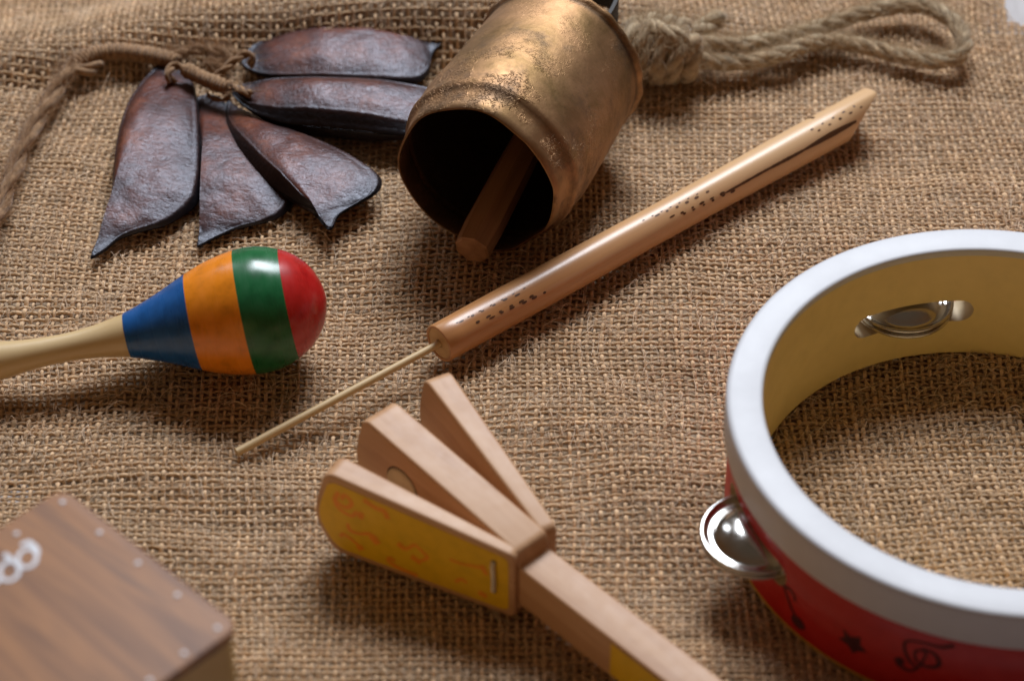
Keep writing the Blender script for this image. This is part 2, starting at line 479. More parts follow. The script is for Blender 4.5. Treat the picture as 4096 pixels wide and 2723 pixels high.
def make_fibres(n=24000):
    vs = []; qs = []; cs = []; b = 0
    for k in range(n):
        x = rng.uniform(-19, 19); y = rng.uniform(42, 76)
        if x > 17 and y > 73.8: continue
        L = rng.uniform(.15, .75); a = rng.uniform(0, 2 * pi); lift = rng.uniform(.02, .13) if rng.random() < .85 else rng.uniform(.1, .3)
        t = np.linspace(0, 1, 6); bend = rng.normal(0, .35)
        px = x + L * t * cos(a) - bend * L * t * t * sin(a); py = y + L * t * sin(a) + bend * L * t * t * cos(a)
        pz = cloth_h(px, py) + .085 + lift * np.sin(pi * t * rng.uniform(.6, 1))
        v, f = tube(np.stack([px, py, pz], 1), .0095 * rng.uniform(.45, 1.25), 3, False)
        vs.append(v); qs.append(np.array(f) + b); cs.append(np.full(len(v), rng.uniform(.7, 1.2))); b += len(v)
    return np.concatenate(vs), np.concatenate(qs), np.concatenate(cs)
fv, fq, fc = make_fibres()
fib = link('loose_fibres', np_mesh('loose_fibres', fv, fq, fc, M_FIBRE), cloth); fib['kind'] = 'stuff'

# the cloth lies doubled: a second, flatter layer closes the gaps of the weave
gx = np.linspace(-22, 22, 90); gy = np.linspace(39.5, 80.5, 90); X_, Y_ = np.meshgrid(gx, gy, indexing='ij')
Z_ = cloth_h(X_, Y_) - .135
uv_ = np.stack([X_, Y_, Z_], 2).reshape(-1, 3); i_ = np.arange(90 * 90).reshape(90, 90)
keep_ = ~((X_[1:, 1:] > 17.0) & (Y_[1:, 1:] > 73.7))
uq_ = np.stack([i_[:-1, :-1], i_[1:, :-1], i_[1:, 1:], i_[:-1, 1:]], 2)[keep_]
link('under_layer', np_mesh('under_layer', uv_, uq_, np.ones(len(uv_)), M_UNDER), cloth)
tb = MB().add([(-70, 0, -.60), (70, 0, -.60), (70, 130, -.60), (-70, 130, -.60)], [(0, 1, 2, 3)])
table = build('table_top', tb, M_TABLE, smooth=False); table['kind'] = 'structure'

# ------------------------------------------------------------------ maraca
def maraca():
    c = P(595, 713, 1.88); ax = unit(V(1, .150, .132))
    t = thing('maraca', 'wooden maraca with blue, orange, green and red painted bands on its rounded head', 'maraca', (c[0], c[1], 0))
    Mx = axisframe(c + ax * 2.22, -ax)          # local z runs from the tip towards the handle
    pr = [(0, .001), (.03, .26), (.10, .52), (.22, .80), (.42, 1.09), (.7, 1.36), (.95, 1.52), (1.16, 1.62)]
    pr2 = [(1.16, 1.62), (1.5, 1.755), (1.85, 1.84), (2.2, 1.87), (2.54, 1.85)]
    pr3 = [(2.54, 1.85), (2.9, 1.80), (3.3, 1.715), (3.7, 1.60), (4.14, 1.44)]
    pr4 = [(4.14, 1.44), (4.5, 1.28), (4.9, 1.10), (5.3, .94), (5.7, .79), (6.12, .66)]
    mb = MB()
    rm = lambda q: [(s_ + .2 * max(0, 1 - s_ / 4.14), r_) for s_, r_ in q]
    for k, q in enumerate((rm(pr), rm(pr2), rm(pr3), pr4)): mb.add(*lathe(q, 72), k)
    build('head', mb, [M_RED, M_GREEN, M_ORANGE, M_BLUE], t, Mx)
    ph = [(6.12, .65), (6.5, .575), (7.0, .49), (7.5, .435), (8.0, .415), (8.6, .425), (9.2, .475), (9.8, .55), (10.4, .61), (10.9, .62), (11.3, .56), (11.55, .42), (11.65, .2), (11.67, .001)]
    build('handle', MB().add(*lathe(ph, 48)), M_HANDLE, t, Mx)
maraca()

# ------------------------------------------------------------------ slide whistle
def whistle():
    a = P(1011, 792, .70); b = P(1965, 268, .72); ax = unit(b - a); r = .60
    t = thing('slide_whistle', 'varnished bamboo slide whistle with burnt dots and a thin plunger stick', 'whistle', (a[0], a[1], 0))
    Mx = axisframe(a, ax); Lt = 18.35
    seg = 48; vs = []; fs = []; an = np.arange(seg) * 2 * pi / seg
    rad = lambda s: r * (1 + .02 * sin(s * .5)) * (1.0 + .05 * sstep(s, 9, 16))
    st = list(np.linspace(.02, 16.1, 30))
    ring = []
    for s in [0.0] + st: ring.append([(rad(s) * (.975 if s == 0 else 1) * cos(q), rad(s) * (.975 if s == 0 else 1) * sin(q), s) for q in an])
    # slanted mouth: the upper side (local x) is the longer one
    # the mouth is cut off square to the upper right face, running back along the lower side
    tipp = P(2022, 214, 1.0); low = P(1957, 325, 1.0); sight = unit(tipp - V(0, 0, CAMH)); pn = np.cross(sight, low - tipp)
    loc = lambda q, k: a + Mx[:3, 0] * k * cos(q) + Mx[:3, 1] * k * sin(q)
    cut = lambda q, k: float(pn @ (tipp - loc(q, k)) / (pn @ ax))
    rr_ = rad(16.4)
    for k_, e_ in ((1.0, -.06), (.96, -.01), (.88, .0), (.6, 0), (.03, 0)):
        ring.append([(rr_ * k_ * cos(q), rr_ * k_ * sin(q), max(16.25, min(cut(q, rr_ * k_), 18.24 + .10 * cos(q) - .12 * k_ ** 3) + e_)) for q in an])
    for R_ in ring: vs += R_
    for i in range(len(ring) - 1):
        for j in range(seg): fs.append((i*seg+j, i*seg+(j+1) % seg, (i+1)*seg+(j+1) % seg, (i+1)*seg+j))
    # open lower end: wall thickness then the plug
    k = len(vs); vs += [(.50 * cos(q), .50 * sin(q), .0) for q in an] + [(.50 * cos(q), .50 * sin(q), .3) for q in an]
    for j in range(seg):
        fs.append((j, k + j, k + (j+1) % seg, (j+1) % seg)); fs.append((k + j, k + seg + j, k + seg + (j+1) % seg, k + (j+1) % seg))
    tub = MB().add(vs, fs)
    mb = MB().add(*lathe([(.3, .495), (.03, .495), (.02, .49), (.035, .2), (.02, .13)], 40))
    build('end_plug', mb, M_PLUG, t, Mx, flat_angle=40)
    # labium notch
    def sur(s, ph, e=.004): return ((rad(s) + e) * cos(ph), -(rad(s) + e) * sin(ph), s)
    mb = MB()
    ph0 = .62
    n = 8
    for (s0, s1, w0, w1, e) in ((15.62, 15.74, .34, .30, .006),):
        q = [sur(s0, ph0 + w0 * u, e) for u in np.linspace(-1, 1, n)] + [sur(s1, ph0 + w1 * u, e) for u in np.linspace(-1, 1, n)]
        tub.add(q, [(i, i+1, n+i+1, n+i) for i in range(n-1)], 1)
    # dots burnt in rows, in two clusters and near the mouthpiece
    def dot(s, ph, ls, lw):
        u = [sur(s + ls * cos(w), ph + lw / r * sin(w), .005) for w in np.arange(9) * 2 * pi / 9]
        tub.add([sur(s, ph, .006)] + u, [(0, 1+i, 1+(i+1) % 9) for i in range(9)], 1)
    for c0, p0, sg in ((.75, -.52, 1), (8.5, -.62, 1)):
        for row in range(3):
            for k2 in range(6):
                dot(c0 + .40 * k2 + row * .45 + random.uniform(-.04, .04), p0 - .155 * row - .04 * k2 + random.uniform(-.03, .03) + (.28 if row == 0 else 0),
                    random.uniform(.06, .12), random.uniform(.026, .046))
    for k2 in range(7):
        dot(.6 + .42 * k2, -.22 - .02 * k2, .05, .018); dot(8.0 + .36 * k2, -.18 - .03 * k2, .05, .018)
    for row in range(2):
        for k2 in range(5): dot(15.2 + .48 * k2 + .2 * row, -.30 - .22 * row - .10 * k2 * 0, random.uniform(.05, .09), random.uniform(.026, .04))
    # long scorched streak
    ss = np.linspace(10.9, 16.9, 120); q = []
    for s in ss:
        w = (.012 + .055 * abs(sin(s * 1.3)) * abs(sin(s * .41 + 1))) * sstep(s, 11, 12) + .018 + random.uniform(0, .012)
        c1 = -1.02 + .012 * sin(s * 2.1)
        q += [sur(s, c1 - w / r, .005), sur(s, c1, .005), sur(s, c1 + w / r, .005)]
    tub.add(q, [(3*i+k, 3*i+k+1, 3*i+4+k, 3*i+3+k) for i in range(len(ss) - 1) for k in (0, 1)], 1)
    build('tube', tub, [M_BAMBOO, M_BURN], t, Mx, flat_angle=50)
    tip = P(545, 1042, .18); d = a - tip
    path = [tip + d * u for u in np.linspace(0, 1.02, 24)]
    vs, fs = tube(np.array([unit(d) * 0 + V(0, 0, u) for u in np.linspace(0, np.linalg.norm(d) + .35, 30)]), [.112 + .012 * (1 - u) for u in np.linspace(0, 1, 30)], 16)
    build('plunger', MB().add(vs, fs), M_SKEWER, t, axisframe(tip, d), flat_angle=50)
whistle()

# ------------------------------------------------------------------ hand clapper (three wooden boards)
def clapper():
    t = thing('hand_clapper', 'wooden hand clapper with three spread paddles, the front one printed yellow', 'clapper', (0, 47.5, 0))
    def board_outline(L, h0, h1):
        o = []
        def arc(cx, cy, r, a0, a1, n=6): o.extend([(cx + r * cos(radians(q)), cy + r * sin(radians(q))) for q in np.linspace(a0, a1, n)])
        arc(.62, .62, .60, 195, 270, 7)
        arc(L - .22, .22, .22, 270, 360, 5)
        arc(L - .24, h1 - .24, .24, 0, 86, 5)
        arc(.42, h0 - .40, .38, 87, 165, 7)
        o.append((-.15, h0 * .66)); o.append((-.22, h0 * .54)); o.append((-.235, h0 * .44)); o.append((-.19, h0 * .32)); o.append((-.09, h0 * .24))
        return o
    def bframe(p0, p1, z=0.04):
        # local x along the board, local y up, local z out of the front face (towards the viewer's left)
        d = unit(V(p1[0] - p0[0], p1[1] - p0[1], 0)); n = np.cross(d, V(0, 0, 1))
        M = np.eye(4); M[:3, 0] = d; M[:3, 1] = V(0, 0, 1); M[:3, 2] = n; M[:3, 3] = V(p0[0], p0[1], z)
        return M, np.linalg.norm(V(p1[0] - p0[0], p1[1] - p0[1]))
    def wood(name, mb, M, parent=t):
        # turn so that the grain (local z of the material) runs along the board
        R = np.array([[0, 0, 1, 0], [1, 0, 0, 0], [0, 1, 0, 0], [0, 0, 0, 1]], float)   # columns: new x=y, y=z, z=x
        mb.v = [(y, z, x) for x, y, z in mb.v]
        M2 = M.copy(); M2[:3, 0] = M[:3, 1]; M2[:3, 1] = M[:3, 2]; M2[:3, 2] = M[:3, 0]
        return build(name, mb, M_BEECH, parent, M2, flat_angle=38)
    # front paddle
    M, L = bframe((-5.14, 48.74), (.08, 46.14))
    out = board_outline(L, 3.0, 2.42)
    mb = prism(out, -.76, 0, .09, 3)
    mb.v = [(x, y, z if z > -.4 else z + .42 * float(sstep(x, L - 1.7, L)) ** 1.3) for x, y, z in mb.v]
    front = wood('front_paddle', mb, M)
    ins = [((x - L / 2) * .945 + L / 2 - .03, (y - 1.35) * .84 + 1.36) for x, y in out]
    pan = prism(ins, .001, .012, 0)
    pn = build('printed_panel', pan, M_YELLOW, front, M, smooth=False); pn['label'] = 'yellow printed panel with orange music notes'
    f = lambda u, v, e=0: (u, v, .016 + e)
    nb = MB()
    def strokes(lst):
        for pts, w in lst: nb.add(*ribbon(pts, np.array(w) * 1.5 if not np.isscalar(w) else w * 1.5, lifted(f)))
    strokes([([(.55, 2.45), (.45, 2.1), (.75, 1.95), (.95, 2.2), (.75, 2.42), (.62, 2.2)], .09), ([(.4, 2.2), (.5, 1.85), (.9, 1.7), (1.1, 1.95)], .08),
             ([(1.18, 1.72), (1.24, 1.98)], .12), ([(1.32, 2.5), (1.7, 2.36), (1.95, 2.35), (2.05, 2.1)], .11),
             ([(.78, 1.35), (.85, 1.12), (1.15, 1.12), (1.45, 1.25), (1.68, 1.12)], [.07, .09, .07, .09, .16]), ([(1.5, 1.2), (1.72, .98)], .17),
             ([(.52, .72), (.62, .86), (.82, .80), (1.15, .60)], .07), ([(1.08, .62), (1.2, .5)], .16),
             ([(2.32, 1.30), (2.54, 1.17)], .13), ([(2.54, 1.15), (2.85, 1.50)], .07), ([(2.85, 1.50), (3.25, 1.20)], .07), ([(3.25, 1.2), (3.05, .95)], .07),
             ([(2.72, .98), (3.02, .86)], .14), ([(1.98, .42), (2.05, .6), (2.22, .55)], .08), ([(2.0, .45), (2.3, .34), (2.9, .30)], .09),
             ([(3.9, 1.42), (4.25, 1.42), (4.6, 1.5), (4.9, 1.55)], .06), ([(4.05, .62), (4.25, .82), (4.4, .75)], .07), ([(4.75, .55), (5.0, .5)], .12), ([(4.85, 1.65), (5.0, 1.35)], .10)])
    build('printed_notes', nb, M_MOTIF, pn, M, smooth=False)
    hb = MB()
    for v0 in (.83, 1.93): hb.add(*blob([(L - .62 + .085 * cos(q), v0 + .085 * sin(q)) for q in np.arange(14) * pi / 7], lambda u, v: (u, v, .030)))
    build('cord_hole', hb, M_DARK, front, M, smooth=False)
    cb = MB().add(*tube([(L - .62 + .02 * sin(q * 4), .80 + 1.15 * q, -.01 + .095 * min(1, sin(pi * q) * 3)) for q in np.linspace(0, 1, 20)], .062, 10))
    build('elastic_cord', cb, M_ELASTIC, front, M)
    # middle board runs on as the handle
    M, L = bframe((-4.18, 50.87), (.17, 46.27)); Lh = L + 7.2
    top = board_outline(L, 3.0, 2.42)
    o = [q for q in top]
    # open the hinge end and run on into a lower handle
    left = [q for q in o if q[0] < L - 1]
    iA = [q for q in o if q[0] < L - 1 and q[1] < 1.0]
    bot = sorted([q for q in iA if q[1] < .63], key=lambda q: q[0])
    outl = []
    outl += [(.62 + .60 * cos(radians(q)), .62 + .60 * sin(radians(q))) for q in np.linspace(195, 270, 7)]
    outl += [(L - .25, .02), (L - .06, .10), (L + .0, .25), (L + .02, .44), (Lh - .3, .44), (Lh, .7), (Lh, 1.6), (Lh - .3, 1.86)]
    outl += [(L + .12, 1.86), (L + .05, 1.89), (L + .01, 1.98), (L - .02, 2.2), (L - .10, 2.36), (L - .26, 2.42)]
    outl += [(.42 + .38 * cos(radians(q)), 2.60 + .38 * sin(radians(q))) for q in np.linspace(87, 165, 7)]
    outl += [(-.15, 1.98), (-.22, 1.62), (-.235, 1.32), (-.19, .96), (-.09, .72)]
    mb = prism(outl, -1.10, 0, .09, 3)
    mid = wood('middle_paddle', mb, M)
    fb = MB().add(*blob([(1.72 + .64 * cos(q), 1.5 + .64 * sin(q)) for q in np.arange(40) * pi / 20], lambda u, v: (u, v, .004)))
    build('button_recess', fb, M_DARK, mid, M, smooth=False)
    vs, fs = lathe([(0, .60), (.05, .585), (.075, .5), (.08, .001)], 36)
    build('round_button', MB().add([(x + 1.72, y + 1.49, z) for x, y, z in vs], fs), M_FELT, mid, M)
    # yellow print on the handle
    yb = prism([(L + 3.45, .56), (L + 5.6, .56), (L + 5.6, 1.75), (L + 3.45, 1.75)], .001, .012, 0)
    yp = build('handle_panel', yb, M_YELLOW, mid, M, smooth=False)
    eb = MB(); f2 = lambda u, v, e=0: (u, v, .016 + e)
    u0 = L + 4.45
    eb.add(*ribbon([(u0, .80), (u0 + .13, 1.16)], .09, lifted(f2))); eb.add(*ribbon([(u0 + .13, 1.16), (u0 + .30, .78)], .09, lifted(f2)))
    build('handle_print', eb, M_EMBLEM, yp, M, smooth=False)
    # back paddle
    M, L = bframe((-2.52, 52.52), (.52, 46.9)); out = board_outline(L, 3.0, 2.42)
    mb = prism(out, -.78, 0, .09, 3)
    mb.v = [(x, y, z if z < -.4 else z - .3 * float(sstep(x, L - 1.7, L))) for x, y, z in mb.v]
    wood('back_paddle', mb, M)
clapper()

# ------------------------------------------------------------------ tambourine
TC = V(13.33, 50.1, 0)
def tambourine():
    t = thing('tambourine', 'red headless tambourine with a white rim, ochre inside and steel jingles', 'tambourine', TC)
    z0 = .03; ri, ro = 6.60, 7.40; zt = 4.08; zr = 2.86
    slots = [(104.3, 'far'), (-160.4, 'left'), (16, 'x'), (-72, 'x')]
    sz, sh, sl = 1.72, .40, 1.85       # slot centre height, half height, half length along the arc
    # shell as one thick ring with slots cut through
    seg = 240
    prof = [(ri, z0 + .05), (ri + .06, z0), (ro - .08, z0), (ro, z0 + .09), (ro, z0 + .2), (ro, zr + .1), (ri + .05, zt - .12), (ri, zt - .16)]
    bm = bmesh.new(); rings = []
    for k in range(seg):
        a = 2 * pi * k / seg; rings.append([bm.verts.new((r * cos(a), r * sin(a), z)) for r, z in prof])
    n = len(prof); mi = [1, 1, 2, 2, 0, 1, 1, 1]
    for k in range(seg):
        for i in range(n):
            f_ = bm.faces.new((rings[k][i], rings[(k+1) % seg][i], rings[(k+1) % seg][(i+1) % n], rings[k][(i+1) % n])); f_.material_index = mi[i]; f_.smooth = True
    bmesh.ops.recalc_face_normals(bm, faces=bm.faces[:])
    for v in bm.verts: v.co *= S
    me = bpy.data.meshes.new('shell'); bm.to_mesh(me); bm.free()
    for m in (M_TRED, M_OCHRE, M_WOODEDGE, M_FELT): me.materials.append(m)
    sh_o = bpy.data.objects.new('shell', me); COL.objects.link(sh_o)
    cb = bmesh.new()
    for ang, _ in slots:
        o = []
        for q in np.linspace(-90, 90, 12): o.append((sl - sh + sh * cos(radians(q)), sh * sin(radians(q))))
        for q in np.linspace(90, 270, 12): o.append((-(sl - sh) + sh * cos(radians(q)), sh * sin(radians(q))))
        a = radians(ang); er = V(cos(a), sin(a), 0); et = V(-sin(a), cos(a), 0)
        lo = [cb.verts.new(tuple((er * 5.4 + et * u + V(0, 0, sz + v)) * S)) for u, v in o]; hi = [cb.verts.new(tuple((er * 8.4 + et * u + V(0, 0, sz + v)) * S)) for u, v in o]
        cb.faces.new(lo); cb.faces.new(list(reversed(hi)))
        for i in range(len(o)): cb.faces.new((lo[i], hi[i], hi[(i+1) % len(o)], lo[(i+1) % len(o)]))
    bmesh.ops.recalc_face_normals(cb, faces=cb.faces[:])
    for f_ in cb.faces: f_.material_index = 0
    cme = bpy.data.meshes.new('cut'); cb.to_mesh(cme); cb.free(); cme.materials.append(M_FELT)
    cut = bpy.data.objects.new('cut', cme); COL.objects.link(cut)
    md = sh_o.modifiers.new('slots', 'BOOLEAN'); md.object = cut; md.operation = 'DIFFERENCE'; md.solver = 'EXACT'
    try: md.material_mode = 'TRANSFER'
    except Exception: pass
    dg = bpy.context.evaluated_depsgraph_get(); me2 = bpy.data.meshes.new_from_object(sh_o.evaluated_get(dg))
    sh_o.modifiers.clear(); sh_o.data = me2; me2.name = 'shell'
    me2.set_sharp_from_angle(angle=radians(40))
    bpy.data.objects.remove(cut)
    sh_o.parent = t; sh_o['_w'] = [x for r in Matrix.Translation(Vector(TC)) for x in r]
    # white hoop: flat top, softly rounded edges, apron down the outside
    R0, R1 = 6.57, 7.57
    pf = [(R0 + .02, zt - .24), (R0, zt - .10), (R0 + .01, zt - .04), (R0 + .05, zt - .005), (R0 + .12, zt + .01), (R0 + .5, zt + .015), (R1 - .16, zt + .01), (R1 - .07, zt - .005), (R1 - .02, zt - .05), (R1, zt - .12), (R1, zr + .08), (R1 - .02, zr + .02), (R1 - .05, zr), (ro + .005, zr - .005)]
    vs, fs = lathe([(z, r) for r, z in pf], 200)
    build('rim_hoop', MB().add(vs, fs), M_WHITE, t, np.array(Matrix.Translation(Vector(TC))))
    # jingles: two facing dished discs on a pin
    dome = [(.33, .13), (.345, .17), (.345, .3), (.325, .48), (.285, .66), (.22, .84), (.13, .99), (.05, 1.09), (.0, 1.14), (-.02, 1.18), (-.018, 1.27), (.0, 1.34), (.05, 1.39), (.085, 1.44), (.07, 1.49), (.02, 1.51), (-.01, 1.48), (-.04, 1.2), (.0, 1.10), (.19, .82), (.29, .5), (.31, .3), (.31, .13)]
    made = None
    for ang, rr, nm in ((-160.4, 7.22, 'left'), (104.3, 7.32, 'far'), (16, 7.02, 'x'), (-72, 7.02, 'x')):
        if nm == 'x': continue
        a = radians(ang); c = TC + V(rr * cos(a), rr * sin(a), sz)
        if made is None:
            e = bpy.data.objects.new('jingle', None); COL.objects.link(e); e.parent = t; e.empty_display_size = .01
            e.location = [q * S for q in (c - TC)]; e['_w'] = [x for r in Matrix.Translation(Vector(c)) for x in r]
            vs, fs = lathe(dome, 64)
            up = build('jingle_disc', MB().add([(x, y, z + .0) for x, y, z in vs], fs), M_STEEL, e, np.array(Matrix.Translation(Vector(c))))
            dn = build('jingle_disc', MB().add([(x, -y, -z - .13) for x, y, z in vs], fs), M_STEEL, e, np.array(Matrix.Translation(Vector(c))))
            vs, fs = tube([(0, 0, -.38), (0, 0, .36)], .075, 12)
            pin = build('pin', MB().add(vs, fs), M_IRON, e, np.array(Matrix.Translation(Vector(c))), flat_angle=40)
            made = (e, up, dn, pin)
        else:
            e2 = made[0].copy(); COL.objects.link(e2); e2.parent = t; e2.location = [q * S for q in (c - TC)]
            for ch in made[1:]:
                d = ch.copy(); COL.objects.link(d); d.parent = e2
    # prints on the red wall: found by where the view meets the outer wall
    rw = ro + .006
    def on_wall(px, py):
        lo, hi = -1.0, 3.4
        g = lambda z: np.hypot(*(P(px, py, z) - TC)[:2]) - rw
        zs = np.linspace(lo, hi, 300); val = [g(z) for z in zs]
        for i in range(299):
            if val[i] * val[i+1] <= 0:
                q = P(px, py, zs[i]); return atan2(q[1] - TC[1], q[0] - TC[0]), zs[i]
        i = int(np.argmin(np.abs(val))); q = P(px, py, zs[i]); return atan2(q[1] - TC[1], q[0] - TC[0]), zs[i]
    def cyl(a, z, e=0): return (TC[0] + (rw + e) * cos(a), TC[1] + (rw + e) * sin(a), z)
    def px2(lst): return [on_wall((3000 + x / 2.1524) / 1.7363, (2200 + y / 2.1524) / 1.7363) for x, y in lst]
    def pribbon(pts, w):
        q = [(a * rw, z) for a, z in px2(pts)]
        return ribbon(q, w, lifted(lambda u, v, e: cyl(u / rw, v, e)))
    sb = MB().add(*blob([(a * rw, z) for a, z in px2([(800, 665), (862, 738), (955, 745), (950, 805), (1010, 880), (935, 868), (880, 885), (845, 815), (760, 752), (815, 742)])], lambda u, v: cyl(u / rw, v)))
    build('printed_star', sb, M_PRINT, t, smooth=False)
    nb = MB().add(*pribbon([(290, 300), (320, 390), (360, 500), (420, 620)], .09))
    nb.add(*pribbon([(290, 300), (345, 335), (380, 390), (388, 440)], .10))
    ca, cz = px2([(415, 618)])[0]
    nb.add(*blob([(ca * rw + .26 * cos(q), cz + .2 * sin(q)) for q in np.arange(16) * pi / 8], lambda u, v: cyl(u / rw, v, .012)))
    build('printed_note', nb, M_PRINT, t, smooth=False)
    kb = MB().add(*pribbon([(1255, 925), (1290, 985), (1370, 1030), (1440, 1010), (1500, 930), (1510, 870), (1430, 860), (1425, 930), (1490, 985), (1590, 1000), (1630, 960), (1580, 880), (1480, 840)], [.14, .14, .10, .08, .07, .07, .08, .08, .10, .13, .13, .10, .08]))
    kb.add(*pribbon([(1440, 1010), (1380, 950), (1335, 860), (1335, 790), (1400, 775), (1520, 800), (1640, 830), (1760, 815)], [.08, .09, .1, .08, .07, .09, .12, .14]))
    ca, cz = px2([(1290, 945)])[0]
    kb.add(*blob([(ca * rw + .13 * cos(q), cz + .13 * sin(q)) for q in np.arange(14) * pi / 7], lambda u, v: cyl(u / rw, v, .012)))
    build('printed_clef', kb, M_PRINT, t, smooth=False)
tambourine()

# ------------------------------------------------------------------ cow bell with rope
def bell():
    m0 = P(1098, 415, 2.88); b0 = P(1291, 146, 2.88); ax = unit(b0 - m0)
    t = thing('cow_bell', 'old brass cow bell lying on its side with a jute rope loop', 'bell', (0, 64.5, 0))
    Mx = axisframe(m0, ax)
    def irr(s, r, a):
        w = 1 + .010 * sin(3 * a + 1) + .008 * sin(5 * a + s)
        mouth = max(0, 1 - s / 1.2)
        k = 1 + mouth * (.012 * sin(7 * a + .6) + .016 * sin(4 * a + 2.2))
        # the lip is beaten into flats on the lower left
        fl = mouth * .03 * max(0, sin(a * 1.0 + .2)) * abs(sin(4.5 * a))
        seam = (.02 * sin(23 * a) + .02 * sin(11 * a + 1)) if 6.4 < s < 6.8 else 0
        return r * w * (k - fl) + seam
    out = [(.0, 2.56), (.02, 2.62), (.3, 2.66), (.62, 2.69), (.82, 2.73), (.92, 2.80), (1.02, 2.875), (1.14, 2.90), (1.3, 2.875), (1.6, 2.88), (2.2, 2.93), (3, 2.89), (4, 2.84), (5, 2.79), (5.8, 2.74), (6.2, 2.71), (6.38, 2.70), (6.46, 2.76), (6.52, 2.83), (6.62, 2.84), (6.70, 2.77), (6.74, 2.68), (6.80, 2.55), (6.95, 2.1), (7.05, 1.6), (7.1, .8), (7.1, .001)]
    inn = [(6.7, .001), (6.7, 1.5), (6.55, 2.4), (6.2, 2.6), (4, 2.74), (2, 2.8), (1.3, 2.77), (1.12, 2.80), (1.0, 2.775), (.9, 2.68), (.8, 2.63), (.4, 2.585), (.03, 2.545), (.0, 2.56)]
    mb = MB(); seg = 96
    vs, fs = lathe(out, seg, irr); sh = []
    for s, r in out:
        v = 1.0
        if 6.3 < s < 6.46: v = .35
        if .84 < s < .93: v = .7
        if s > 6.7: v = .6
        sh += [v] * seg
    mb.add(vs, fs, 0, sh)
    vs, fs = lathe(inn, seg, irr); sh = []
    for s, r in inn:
        v = .02 if s > 1.25 else (.95 if .95 <= s <= 1.15 else .45)  # unlit inside put into the colour as near-black, with dark oxide; lip ring left brighter
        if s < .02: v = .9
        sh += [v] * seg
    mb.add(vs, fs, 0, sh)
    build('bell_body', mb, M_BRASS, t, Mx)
    # clapper: a faceted hardwood stick
    e = P(1086, 578, .72); top = m0 + ax * 4.8 + V(.1, 0, -.9); d = top - e
    o = []; Lc = np.linalg.norm(d)
    prof = [(0, .001), (0, .53), (.05, .60), (1.0, .64), (Lc * .6, .6), (Lc, .5)]
    vs, fs = lathe(prof, 8, lambda s, r, a: r * (1 + .05 * sin(2 * a + 1)))
    build('clapper', MB().add(vs, fs), M_CLAPPER, t, axisframe(e, d, (.25, 0, 1)), smooth=False)
    # iron hanger: a strap bent into a low arch on the crown
    e1 = unit(np.cross(ax, V(0, 0, 1))); e2 = V(0, 0, 1)
    cap = m0 + ax * 7.0
    arch = [cap + e1 * (1.30 * math.copysign(abs(cos(q)) ** .45, cos(q)) + .05) + ax * (2.0 * sin(q) ** .8 - .05) + e2 * 1.38 for q in np.linspace(0, pi, 25)]
    hb = MB()
    T, Nn, B = frames(np.array(arch)); vs = []
    for p_, T_ in zip(arch, T):
        nrm = unit(np.cross(T_, e2)); 
        for du, dv in ((-.48, -.06), (.48, -.06), (.48, .06), (-.48, .06)): vs.append(p_ + e2 * du + nrm * dv)
    fs = [(4*i+k, 4*i+(k+1) % 4, 4*i+4+(k+1) % 4, 4*i+4+k) for i in range(24) for k in range(4)] + [(0, 3, 2, 1), (96, 97, 98, 99)]
    hb.add(vs, fs); build('hanger', hb, M_IRON, t, smooth=False)
    # rope
    D = lambda x, y, z: P((1500 + x / .9087) / 1.7363, (y / .9087) / 1.7363, z)
    rb = MB()
    loop = spline([D(1130, 165, 1.25), D(1210, 160, 1.15), D(1310, 166, .95), D(1440, 148, .72), D(1590, 112, .62), D(1740, 62, .66), D(1890, 26, .8), D(2010, 30, .9), D(2100, 80, .95), D(2140, 150, .9), D(2115, 205, .75), D(2030, 222, .58), D(1920, 205, .48), D(1800, 176, .44), D(1690, 156, .46), D(1590, 160, .62), D(1490, 196, .70), D(1400, 222, .62), D(1300, 232, .62), D(1200, 224, .85), D(1120, 210, 1.0)], 10)
    rope(rb, loop, .30, 3, 2.3, 9, .12, 1.0, 2600)
    build('rope_loop', rb, M_ROPE, t)
    kb = MB()
    k0, k1 = D(925, 168, 1.22), D(1160, 190, 1.18); kd = unit(k1 - k0); kl = np.linalg.norm(k1 - k0)
    ka = unit(np.cross(kd, V(0, 0, 1))); kc = np.cross(ka, kd)
    turns = 4.2; hp = []
    for q in np.linspace(0, 1, 180):
        a = q * turns * 2 * pi; rr = (.72 + .22 * sin(pi * q)) * (1 + .06 * sin(a * 1.7))
        hp.append(k0 + kd * (kl * q + .05 * sin(a * 2.3)) + ka * rr * cos(a) + kc * rr * .95 * sin(a))
    rope(kb, np.array(hp), .33, 3, 2.2, 8, .18, 1.0, 2200)
    core = spline([cap + e1 * .2 + ax * .75 + e2 * 1.0, cap + e1 * .9 + ax * .9 + e2 * .1, k0 - kd * .1 + V(0, 0, .2), k0 + kd * kl * .5, k1], 10)
    rope(kb, core, .36, 3, 1.8, 8)
    core2 = spline([cap + e1 * .0 + ax * .75 + e2 * 1.2, cap + e1 * .9 + ax * .6 - e2 * .9, k0 - kd * .1 - V(0, 0, .45), k0 + kd * kl * .5 - V(0, 0, .1), k1], 10)
    rope(kb, core2, .36, 3, 1.8, 8)
    # strand crossing over the coils, and the frayed stub end
    over = spline([D(930, 95, 1.3), D(985, 95, 1.95), D(1060, 120, 2.2), D(1130, 150, 1.9), D(1160, 200, 1.3)], 10)
    rope(kb, over, .33, 3, 1.7, 8, .1, 1.05, 220)
    stub = spline([D(1120, 150, 1.3), D(1175, 118, 1.3), D(1215, 90, 1.35), D(1262, 55, 1.45)], 10)
    rope(kb, stub, .36, 3, 2.6, 8, .08, 1.05, 120, .12)
    build('rope_knot', kb, M_ROPE, t)
bell()

